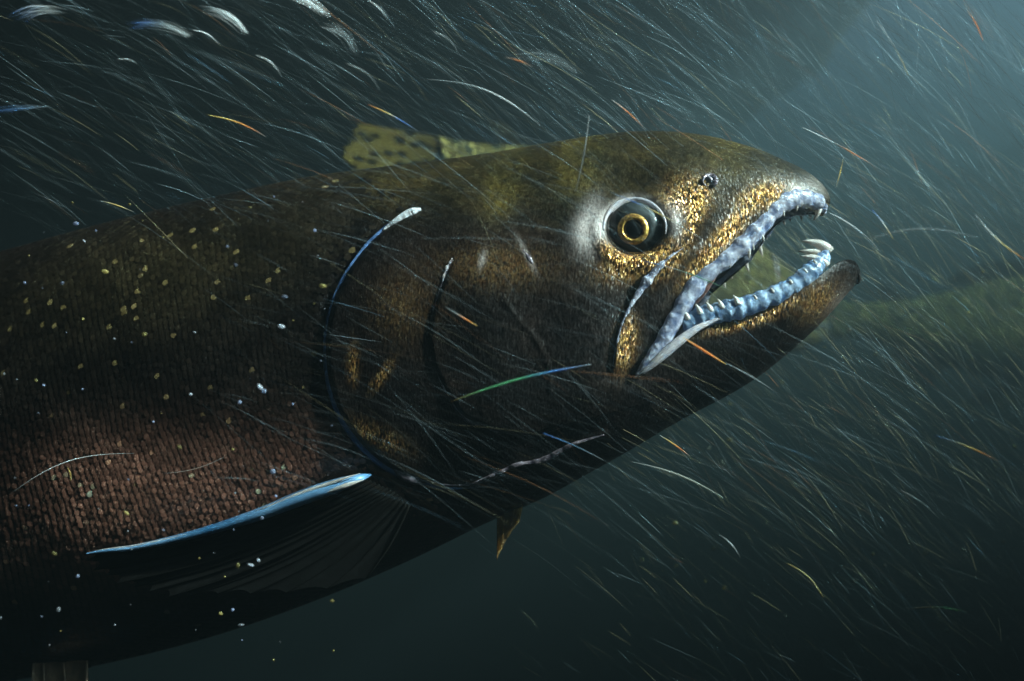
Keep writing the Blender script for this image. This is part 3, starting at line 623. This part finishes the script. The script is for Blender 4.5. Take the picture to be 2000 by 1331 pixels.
# ================================================================== salmon in the distance
def far_skin(name, top, side, belly, spot):
    m, N, L, P = material(name); tc = nd(N, 'ShaderNodeTexCoord'); O = tc.outputs['Object']
    sp = nd(N, 'ShaderNodeSeparateXYZ'); L.new(O, sp.inputs[0])
    n1 = nd(N, 'ShaderNodeTexNoise', Scale=60.0, Detail=5.0); L.new(O, n1.inputs['Vector'])
    vo = nd(N, 'ShaderNodeTexVoronoi', Scale=52.0); mq = nd(N, 'ShaderNodeMapping'); mq.inputs['Scale'].default_value = (1, 1, 0.7); L.new(O, mq.inputs[0]); L.new(mq.outputs[0], vo.inputs['Vector'])
    r = ramp(N, (0.0, belly), (0.45, side), (0.8, top)); mr = nd(N, 'ShaderNodeMapRange'); mr.inputs[1].default_value = -0.11; mr.inputs[2].default_value = 0.1
    L.new(sp.outputs['Z'], mr.inputs[0]); L.new(mr.outputs[0], r.inputs[0])
    fr = ramp(N, (0.35, (0.5, 0.5, 0.5)), (0.65, (1.4, 1.4, 1.3))); L.new(n1.outputs[0], fr.inputs[0])
    c = mixc(N, L, 1.0, r.outputs[0], fr.outputs[0], 'MULTIPLY')
    s1 = ramp(N, (0.30, (1, 1, 1)), (0.42, (0, 0, 0))); L.new(vo.outputs['Distance'], s1.inputs[0])
    s2 = ramp(N, (0.42, (0, 0, 0)), (0.55, (1, 1, 1))); L.new(mr.outputs[0], s2.inputs[0])
    mm = nd(N, 'ShaderNodeMath', operation='MULTIPLY'); L.new(s1.outputs[0], mm.inputs[0]); L.new(s2.outputs[0], mm.inputs[1])
    c = mixc(N, L, mm.outputs[0], c, spot); L.new(c, P.inputs['Base Color']); P.inputs['Roughness'].default_value = 0.8; P.inputs['Specular IOR Level'].default_value = 0.08
    vg = nd(N, 'ShaderNodeTexVoronoi', Scale=260.0); L.new(O, vg.inputs['Vector']); gs = ramp(N, (0.86, (0, 0, 0)), (0.98, (1, 1, 1))); sg = nd(N, 'ShaderNodeSeparateColor'); L.new(vg.outputs['Color'], sg.inputs[0]); L.new(sg.outputs[0], gs.inputs[0]); L.new(mixc(N, L, gs.outputs[0], c, (0.30, 0.26, 0.08)), P.inputs['Base Color'])
    vs = nd(N, 'ShaderNodeTexVoronoi', Scale=240.0); L.new(O, vs.inputs['Vector']); L.new(bump(N, L, vs.outputs['Distance'], 0.6, 0.002), P.inputs['Normal'])
    return m
def far_fin_mat(name, col, spot):
    m, N, L, P = material(name); tc = nd(N, 'ShaderNodeTexCoord'); mp = nd(N, 'ShaderNodeMapping'); mp.inputs['Scale'].default_value = (0.55, 1, 1.3)
    L.new(tc.outputs['Object'], mp.inputs[0]); vo = nd(N, 'ShaderNodeTexVoronoi', Scale=72.0); vo.voronoi_dimensions = '2D'; sx_ = nd(N, 'ShaderNodeSeparateXYZ'); cx_ = nd(N, 'ShaderNodeCombineXYZ'); L.new(mp.outputs[0], sx_.inputs[0]); L.new(sx_.outputs[0], cx_.inputs[0]); L.new(sx_.outputs[2], cx_.inputs[1]); L.new(cx_.outputs[0], vo.inputs['Vector'])
    P.inputs['Specular IOR Level'].default_value = 0.05; P.inputs['Roughness'].default_value = 0.8
    s1 = ramp(N, (0.26, spot), (0.38, col)); L.new(vo.outputs['Distance'], s1.inputs[0]); L.new(s1.outputs[0], P.inputs['Base Color'])
    t = nd(N, 'ShaderNodeBsdfTranslucent'); L.new(s1.outputs[0], t.inputs[0]); mx = nd(N, 'ShaderNodeMixShader'); mx.inputs[0].default_value = 0.5
    L.new(P.outputs[0], mx.inputs[1]); L.new(t.outputs[0], mx.inputs[2])
    tp = nd(N, 'ShaderNodeBsdfTransparent'); m3 = nd(N, 'ShaderNodeMixShader'); m3.inputs[0].default_value = 0.35; L.new(mx.outputs[0], m3.inputs[1]); L.new(tp.outputs[0], m3.inputs[2]); L.new(m3.outputs[0], N['Material Output'].inputs[0]); return m
def far_salmon(loc, L_, rot, label, skin, finm, fin2):
    root = empty('salmon', loc); root.rotation_euler = rot; root.scale = (L_, L_, L_)
    tag(root, label, 'salmon', None)
    # snout at x=0.5, tail root at x=-0.40 (unit length)
    st = [(-0.40, .035, -.035, .012), (-0.33, .036, -.036, .018), (-.22, .056, -.060, .034), (-.08, .090, -.098, .054), (.06, .108, -.118, .064), (.18, .106, -.116, .064), (.27, .094, -.102, .058), (.35, .074, -.080, .050), (.42, .050, -.056, .036), (.47, .028, -.036, .022), (.50, .004, -.014, .006)]
    A = S(st, 90); th = np.linspace(0, 2 * np.pi, 44, endpoint=False)
    V = np.array([[(x, w * math.sin(t), (a + b) / 2 + (a - b) / 2 * math.cos(t)) for t in th] for x, a, b, w in A]).reshape(-1, 3)
    n = 44; F = [(i * n + j, i * n + (j + 1) % n, (i + 1) * n + (j + 1) % n, (i + 1) * n + j) for i in range(89) for j in range(n)] + [tuple(range(n)), tuple(range(89 * n, 90 * n))[::-1]]
    mesh_obj('body', V, F, skin, root)
    for sgn in (-1, 1):
        e = mesh_obj('eye', *uv_ball((0.435, sgn * 0.033, 0.012), 0.011), M_pupil, root); e.scale = (1, 1, 1)
        th2 = np.linspace(-1.2, 1.2, 20); tube('gill_cover_rim', [(0.285 - 0.03 * math.cos(t), sgn * 0.056 * math.cos(t * 0.75), 0.085 * math.sin(t) - .004) for t in th2], 0.003, M_ridge, root, 6)
        tube('mouth_line', [(x, sgn * y, z) for x, y, z in ((.50, .005, -.004), (.46, .026, -.008), (.41, .040, -.016), (.385, .045, -.022))], 0.003, M_inner, root, 6)
    def flatfin(name, base, tips, yb=0.0, yt=0.0):
        finm_ = finm if name == 'tail_fin' else fin2
        nr = len(tips); b = S(base, nr); m = 8; t = np.linspace(0, 1, m); G = np.array([[(b[k][0] + (tips[k][0] - b[k][0]) * q, yb + (yt - yb) * q, b[k][1] + (tips[k][1] - b[k][1]) * q) for q in t] for k in range(nr)])
        V = np.vstack([(G + [0, -.0015, 0]).reshape(-1, 3), (G + [0, .0015, 0]).reshape(-1, 3)]); w = quick_mesh(name, V, np.vstack([grid_faces(nr, m), grid_faces(nr, m, nr * m, True)]), finm_, root)
        for k in range(nr): tube('fin_ray', G[k], 0.0024 * (1 - 0.7 * t), fin2, w, 5)
    flatfin('tail_fin', [(-.385, .033), (-.40, 0), (-.385, -.033)], [(-0.5150, 0.0360), (-0.5116, 0.0317), (-0.5203, 0.0274), (-0.5174, 0.0223), (-0.5264, 0.0173), (-0.5240, 0.0115), (-0.5335, 0.0058), (-0.5310, 0.0000), (-0.5335, -0.0058), (-0.5240, -0.0115), (-0.5264, -0.0173), (-0.5174, -0.0223), (-0.5203, -0.0274), (-0.5116, -0.0317), (-0.5150, -0.0360)])
    flatfin('dorsal_fin', [(-.10, .084), (.0, .103), (.05, .106)], [(-.17, .085), (-.16, .098), (-.13, .112), (-.09, .124), (-.04, .130), (.02, .122)])
    flatfin('adipose_fin', [(-.29, .042), (-.26, .046)], [(-.315, .062), (-.305, .072), (-.285, .07)])
    flatfin('anal_fin', [(-.27, -.046), (-.17, -.072)], [(-.305, -.085), (-.29, -.11), (-.26, -.125), (-.22, -.125)])
    for sgn in (-1, 1):
        flatfin('pectoral_fin', [(.235, -.085), (.25, -.088)], [(.12, -.13), (.115, -.115), (.12, -.10), (.14, -.09)], sgn * .045, sgn * .085)
        flatfin('pelvic_fin', [(-.03, -.104), (.0, -.11)], [(-.10, -.14), (-.095, -.15), (-.08, -.15), (-.05, -.145)], sgn * .02, sgn * .04)
    return root
def uv_ball(c, r, nu=10, nv=8):
    V = [(c[0] + r * math.sin(math.pi * i / nv) * math.cos(2 * math.pi * j / nu), c[1] + r * math.sin(math.pi * i / nv) * math.sin(2 * math.pi * j / nu), c[2] + r * math.cos(math.pi * i / nv)) for i in range(nv + 1) for j in range(nu)]
    F = [(i * nu + j, i * nu + (j + 1) % nu, (i + 1) * nu + (j + 1) % nu, (i + 1) * nu + j) for i in range(nv) for j in range(nu)]
    return V, F
skA = far_skin('olive_skin', (0.055, 0.046, 0.012), (0.045, 0.04, 0.012), (0.03, 0.03, 0.02), (0.012, 0.016, 0.008))
fnA = far_fin_mat('spotted_fin', (0.16, 0.125, 0.030), (0.004, 0.005, 0.002))
fnB = far_fin_mat('dusky_fin', (0.012, 0.012, 0.006), (0.03, 0.03, 0.02))
def place_far(AX, YAW, LA, AC, label, skin, fin1, fin2):
    """a salmon LA metres long whose body axis passes through the photo positions AX"""
    AX = np.array(AX, float); ca, sa = math.cos(YAW), math.sin(YAW)
    xx = np.linspace(-.56, .52, 200); ax_x = AC[0] + xx * LA * ca; ax_d = DIST + AC[1] + xx * LA * sa
    zz = ((665.5 - np.interp(1000 + FP * ax_x / ax_d, AX[:, 0], AX[:, 1])) / FP * ax_d - AC[2]) / LA
    zz = np.convolve(np.pad(zz, 12, mode='reflect', reflect_type='odd'), np.ones(25) / 25, 'valid')
    root = far_salmon(tuple(AC), LA, (0, 0, YAW), label, skin, fin1, fin2)
    for o_ in root.children_recursive:            # the swimming body bends
        n_ = len(o_.data.vertices); co_ = np.empty(n_ * 3, np.float32); o_.data.vertices.foreach_get('co', co_); co_ = co_.reshape(-1, 3)
        co_[:, 2] += np.interp(co_[:, 0], xx, zz); o_.data.vertices.foreach_set('co', co_.ravel()); o_.data.update()
place_far([(560, 288), (640, 296), (760, 308), (900, 326), (1050, 360), (1250, 470), (1400, 560), (1650, 650)], R(40), 0.80, np.array([0.17, 0.72, 0.10]),
          'olive salmon mostly hidden behind the big one, its black-spotted tail fin showing', skA, fnA, fnB)
skB = far_skin('green_skin', (0.035, 0.04, 0.014), (0.07, 0.07, 0.022), (0.04, 0.045, 0.03), (0.008, 0.012, 0.008))
place_far([(1300, 600), (1500, 615), (1700, 630), (1850, 640), (2100, 640), (2600, 640)], R(5), 1.20, np.array([1.20, 1.70, 0.03]),
          'faint green salmon in the haze at the right edge, beyond the lower jaw', skB, fnB, fnB)

# ================================================================== exposure trails of moving specks built as solid strands, and motes
def set_tint(o, cols):
    me = o.data; a = me.attributes.new('tint', 'FLOAT_COLOR', 'POINT'); c = np.ones((len(me.vertices), 4), np.float32); c[:, :3] = cols; a.data.foreach_set('color', c.ravel())
def streak_geo(p0, p1, y0, y1, bend, r, n=5, m=9, taper=0.9):
    t = np.linspace(0, 1, m); a = np.array(p0, float); b = np.array(p1, float); d = b - a; nn = np.array([d[1], -d[0]])
    P = a + d * t[:, None] + nn * (bend * np.sin(np.pi * t))[:, None]; y = y0 + (y1 - y0) * t
    W = unproj(P[:, 0], P[:, 1], y); rr = r * (DIST + y) / FP * (1 - taper * np.abs(2 * t - 1) ** 1.6)
    V, q, c = tube_geo(W, rr, n); F = [tuple(map(int, f)) for f in q] + c
    return V, F, np.concatenate([np.repeat(t, n), [0, 1]])
def streak(label, p0, p1, cols, r, bend=0.0, y=-0.12, mat=None, name='motion_streak', m=20):  # exposure trail of a moving speck, built as a thin solid tube
    V, F, t = streak_geo(p0, p1, y, y + 0.01, bend, r * 0.6, 6, m, 0.75)
    o = mesh_obj(name, V - V.mean(0), F, mat or M_streakb); o.location = V.mean(0)
    cols = np.array(cols, float); x = t * (len(cols) - 1); i = np.clip(x.astype(int), 0, max(len(cols) - 2, 0)); f = (x - i)[:, None]
    set_tint(o, cols[i] * (1 - f) + cols[np.minimum(i + 1, len(cols) - 1)] * f if len(cols) > 1 else np.tile(cols, (len(t), 1)))
    return tag(o, label, 'streak', 'bright motion trails of drifting specks, built as solid strands')
Wt = (0.85, 0.88, 0.9); Gy = (0.32, 0.36, 0.38); Or = (0.85, 0.36, 0.12); Ye = (0.85, 0.68, 0.28); Bl = (0.12, 0.3, 0.7); Gn = (0.12, 0.4, 0.2); Br = (0.25, 0.14, 0.05)
for a in (
    ('thick orange and yellow fibre slanting below the corner of the mouth', (1335, 660), (1418, 712), [(1, .75, .4), Or, Or, Ye], 3.6, 0.0, -0.10),
    ('grey fibre trailing from the orange one across the lower jaw', (1415, 708), (1520, 770), [Gy, Gy, (.1, .12, .13)], 2.6, 0.02, -0.10),
    ('broad green and blue fibre lying across the dark cheek', (880, 785), (1155, 712), [Br, Gn, Gn, Bl, Gy], 4.0, 0.03, -0.12),
    ('short yellow fibre with red end above the dark cheek', (870, 600), (932, 637), [Gy, Gy, Or, Ye], 2.4, 0.0, -0.12),
    ('white fibre with orange spot above the tip of the snout', (1567, 249), (1735, 342), [Wt, Wt, Gy, Or, Gy, Gy], 2.2, 0.02, -0.05),
    ('white and orange fibre at the right edge, level with the mouth', (1905, 420), (2006, 510), [Wt, Wt, Ye, Or], 2.4, -0.05, 0.05),
    ('upright pale fibre above and behind the eye', (1151, 225), (1124, 375), [Wt, Gy, Gy], 2.0, 0.02, -0.11),
    ('upright yellowish fibre just ahead of the snout', (1648, 305), (1632, 368), [Gy, Ye, Gy], 2.2, 0.02, -0.05),
    ('long pale fibre slanting from the snout tip past the fangs', (1618, 415), (1720, 492), [Wt, Wt, Gy, Gy], 2.0, 0.06, -0.07),
    ('blue and white fibre between the snout and the right edge', (1702, 408), (1745, 468), [Bl, Wt, Ye], 1.8, 0.03, 0.0),
    ('bright white curved fibre at the top, first from the left corner', (376, 59), (428, 88), [Wt, Wt, Gy], 2.0, 0.12, 0.0),
    ('short white fibre pair member near the upper left corner', (230, 117), (268, 125), [Wt, Gy], 1.6, 0.12, 0.05),
    ('curved white fibre above the distant spotted tail', (500, 108), (550, 150), [Wt, Wt, Gy], 1.8, 0.12, 0.05),
    ('curved white fibre at top centre, steep at its right end', (846, 62), (895, 104), [Wt, Gy, Gy], 1.7, 0.12, 0.05),
    ('long curved pale fibre just right of top centre', (676, 125), (742, 178), [Wt, Gy, Gy], 1.6, 0.13, 0.08),
    ('white fibre leaning at the top, left of centre', (718, 0), (758, 40), [Wt, Wt, Gy], 1.8, 0.08, 0.05),
    ('yellow to red fibre crossing the water left of the distant tail', (405, 225), (520, 268), [Ye, Ye, Or, Gy], 2.0, 0.06, 0.0),
    ('yellow and blue fibre crossing over the distant spotted tail', (720, 205), (815, 256), [Or, Ye, Bl, Gy], 2.0, 0.03, 0.0),
    ('grey fibre passing above the back behind the head', (830, 155), (1055, 245), [Gy, Gy, Wt, Gy], 2.6, 0.10, 0.0),
    ('red tipped fibre high above the eye', (1195, 195), (1262, 255), [Wt, Or, Gy], 1.8, 0.03, 0.0),
    ('short orange dash above the forehead near the top', (985, 112), (1040, 131), [Gy, Or, Gy], 1.8, 0.05, 0.05),
    ('yellow green fibre over the left flank below the back', (195, 392), (262, 415), [Gy, Ye, Gy], 1.6, 0.03, -0.05),
    ('yellow to orange fibre just below the throat', (1288, 850), (1348, 892), [Gy, Ye, Or, Gy], 2.2, 0.02, -0.05),
    ('broad pale fibre below the lower jaw', (1232, 902), (1412, 972), [Gy, (.5, .5, .45), (.5, .55, .5)], 3.0, 0.05, -0.02),
    ('blue and orange fibre low at the right edge', (1826, 851), (1958, 905), [Bl, Gy, Ye, Or, (.3, .5, .6)], 2.6, 0.03, 0.05),
    ('yellow curved fibre in the dark water at lower right', (1538, 1101), (1608, 1168), [Ye, (.8, .75, .5), Ye], 1.8, 0.10, 0.0),
    ('short bright white fibre in the dark below the jaw', (1404, 1044), (1446, 1090), [Gy, Wt, Gy], 1.7, 0.08, 0.0),
    ('green tipped fibre lying flat near the lower right corner', (1768, 1190), (1888, 1195), [(.1, .15, .15), Br, Gn, (.5, .6, .1)], 2.4, 0.05, 0.05),
    ('white fibre in the water below right of the jaw', (1760, 958), (1835, 1015), [Wt, Gy, Gy], 1.6, 0.06, 0.02),
    ('grey curved fibre in front of the distant green salmon', (1690, 470), (1910, 465), [Gy, Gy, Gy], 3.0, 0.09, 0.1),
    ('long white fibre falling steeply at the upper right', (1712, 40), (1775, 148), [Wt, Gy, Ye], 1.8, 0.03, 0.05),
    ('orange fibre falling steeply close to the upper right corner', (1885, 15), (1920, 80), [Gy, Or, Or], 2.0, 0.05, 0.05),
    ('pale fibre over the pupil running down to the snout plate', (1190, 375), (1372, 468), [Gy, Bl, Ye, Gy, Wt], 1.5, 0.03, -0.11),
    ('pale fibre crossing the white jaw plate edge below the eye', (1258, 510), (1430, 570), [Bl, Gy, Gn, Gy], 1.5, 0.03, -0.1),
    ('thin pale line lying along the flank at lower left, above the copper scales', (20, 965), (262, 886), [Gy, Wt, Wt, Gy], 1.3, 0.10, -0.055),
    ('short yellow curl beside the pale line on the lower left flank', (132, 914), (138, 940), [Ye, Ye], 2.2, 0.1, -0.055),
    ('faint broken line on the copper scales above the pectoral fin', (320, 925), (438, 893), [Gy, (.5, .4, .35), Gy], 1.1, -0.06, -0.06),
    ('blue fibre crossing the back edge of the dark throat', (1060, 846), (1180, 900), [Bl, (.1, .2, .3), Gy], 1.8, 0.02, -0.1),
): streak(*a)

def wisp(label, p0, p1, cols, k, spread, bend, y=0.05, r=1.0):
    """blurred trails of a bubble cluster, modelled as a bundle of thin tubes"""
    VV, FF, TT, off = [], [], [], 0
    for i in range(k):
        f = random.random(); du, dv = random.gauss(0, spread * 0.9), (f - 0.5) * spread * 1.5
        V, F, t = streak_geo((p0[0] + du, p0[1] + dv), (p1[0] + du * 0.3 + random.gauss(0, 4), p1[1] + dv * 0.35), y + random.gauss(0, .006), y + random.gauss(0, .006), bend * random.uniform(.6, 1.3), r * random.uniform(.25, .5), 4, 12)
        VV.append(V); FF += [tuple(x + off for x in f_) for f_ in F]; TT.append(t); off += len(V)
    V = np.vstack(VV); o = mesh_obj('bubble_streaks', V - V.mean(0), FF, M_fibre); o.location = V.mean(0)
    cols = np.array(cols, float); t = np.concatenate(TT); x = t * (len(cols) - 1); i = np.clip(x.astype(int), 0, len(cols) - 2); f = (x - i)[:, None]
    set_tint(o, cols[i] * (1 - f) + cols[i + 1] * f); o['kind'] = 'stuff'
    return tag(o, label, 'tuft', None)
for a in (('blue white bundle of blurred bubble trails in the upper left corner', (30, 32), (122, 24), [Bl, Wt, Gy], 16, 16, 0.12),
          ('fan of pale blurred bubble trails curving down at the top left', (402, 18), (482, 66), [Gy, Wt, Wt], 22, 12, 0.14),
          ('flat pale bundle of blurred bubble trails at left under the fan', (258, 50), (372, 72), [Bl, Gy, Wt], 18, 10, 0.12),
          ('large pale bundle of blurred bubble trails at top left of centre', (555, -18), (640, 30), [Gy, Wt, Wt], 24, 16, 0.06),
          ('thin steep bundle of blurred bubble trails at the top, left of centre', (640, 50), (698, 106), [Wt, Gy, Gy], 14, 9, 0.14),
          ('grey bundle of blurred bubble trails above the forehead', (1005, 112), (1130, 145), [Gy, Gy, Gy], 14, 12, 0.14),
          ('blue bundle of blurred bubble trails at the left edge above the back', (-10, 216), (92, 208), [Bl, (.2, .35, .55), Gy], 10, 8, 0.02)): wisp(*a)

def drift(name, count, rect, ydist, ang, length, rad, bright, mat, label, bendm=0.05, seed=1, fade=None, warm=0.12):  # mass of speck trails, each modelled as a hair-thin tube
    rnd = random.Random(seed); VV, FF, CC, off = [], [], [], 0
    for i in range(count):
        y = rnd.uniform(*ydist); u = rnd.uniform(rect[0], rect[2]); v = rnd.uniform(rect[1], rect[3])
        if fade and rnd.random() > sstep(fade[0], fade[1], u) * (1 - 0.75 * sstep(850, 1300, v)): continue
        k = (DIST + y) / DIST
        f = (u - 0) / 2000; a = ang[0] + (ang[1] - ang[0]) * f + rnd.gauss(0, 10); l = length[0] * (length[1] / length[0]) ** rnd.random() / (k ** 0.45)
        V, F, t = streak_geo((u, v), (u + l * math.cos(R(a)), v + l * math.sin(R(a))), y, y + rnd.gauss(0, .02), bendm * rnd.gauss(1, .6), rnd.uniform(*rad), 3, 6)
        b = bright[0] + (bright[1] - bright[0]) * rnd.random() ** 5; h = rnd.random()
        c = np.array((0.72, 0.90, 1.0) if h < .88 - warm else (1.0, .92, .62) if h < .88 else (1.0, .55, .3) if h < .93 else (.45, .75, 1.0)) * b
        VV.append(V); FF += [tuple(x + off for x in f_) for f_ in F]; CC.append(np.tile(c, (len(V), 1))); off += len(V)
    o = mesh_obj(name, np.vstack(VV), FF, mat); set_tint(o, np.vstack(CC)); o['kind'] = 'stuff'; o['label'] = label
for k_, (yd, frac) in enumerate((((-0.08, 0.10), 1.0), ((0.10, 0.6), 0.6))):
    where = ('', ' and farther off')[k_]
    drift('fine_streaks', int(2900 * frac), (-100, -80, 2050, 400), yd, (27, 50), (50, 260), (0.13, 0.30), (0.10, 1.0), M_fibre, 'countless fine pale motion trails of specks in the water above the fish' + where, 0.022, 1 + 10 * k_, (-900, 1500))
    drift('fine_streaks', int(4200 * frac), (900, 330, 2050, 1330), yd, (24, 48), (35, 190), (0.13, 0.30), (0.12, 1.0), M_fibre, 'countless fine pale motion trails of specks in the water ahead of the fish' + where, 0.012, 2 + 10 * k_, (900, 1600), 0.5)
drift('fine_streaks', 900, (350, 200, 1700, 950), (-0.13, -0.09), (18, 34), (60, 300), (0.12, 0.26), (0.08, 0.9), M_fibre, 'countless fine motion trails of specks between the lens and the fish', 0.015, 3)
def motes(count, rect, ydist, rad, label, cols, seed):
    rnd = random.Random(seed); VV, FF, CC, off = [], [], [], 0
    for i in range(count):
        y = rnd.uniform(*ydist); c = unproj(rnd.uniform(rect[0], rect[2]), rnd.uniform(rect[1], rect[3]), y); r = rnd.uniform(*rad) * rnd.random() * (DIST + y) / FP + 0.00012
        V, F = uv_ball((0, 0, 0), 1, 6, 4); V = np.array(V) * r * np.array([rnd.uniform(.7, 1.8), .8, rnd.uniform(.6, 1.2)]); ta = R(rnd.uniform(-10, 50)); V = V @ np.array([[math.cos(ta), 0, -math.sin(ta)], [0, 1, 0], [math.sin(ta), 0, math.cos(ta)]]) + c
        VV.append(V); FF += [tuple(x + off for x in f_) for f_ in F]; CC.append(np.tile(np.array(rnd.choice(cols)) * rnd.uniform(.3, 1), (len(V), 1))); off += len(V)
    o = mesh_obj('motes', np.vstack(VV), FF, M_mote); set_tint(o, np.vstack(CC)); o['kind'] = 'stuff'; o['label'] = label
motes(100, (0, 380, 660, 1290), (-0.12, -0.075), (1.5, 5), 'pale specks drifting before the dark flank', [(.8, .85, .95), (.6, .7, .95), (.8, .7, .3)], 5)
motes(160, (1250, 450, 2000, 1250), (0.1, 0.6), (1.5, 4.5), 'yellowish specks drifting ahead of the jaw', [(.7, .65, .3), (.6, .6, .5)], 6)
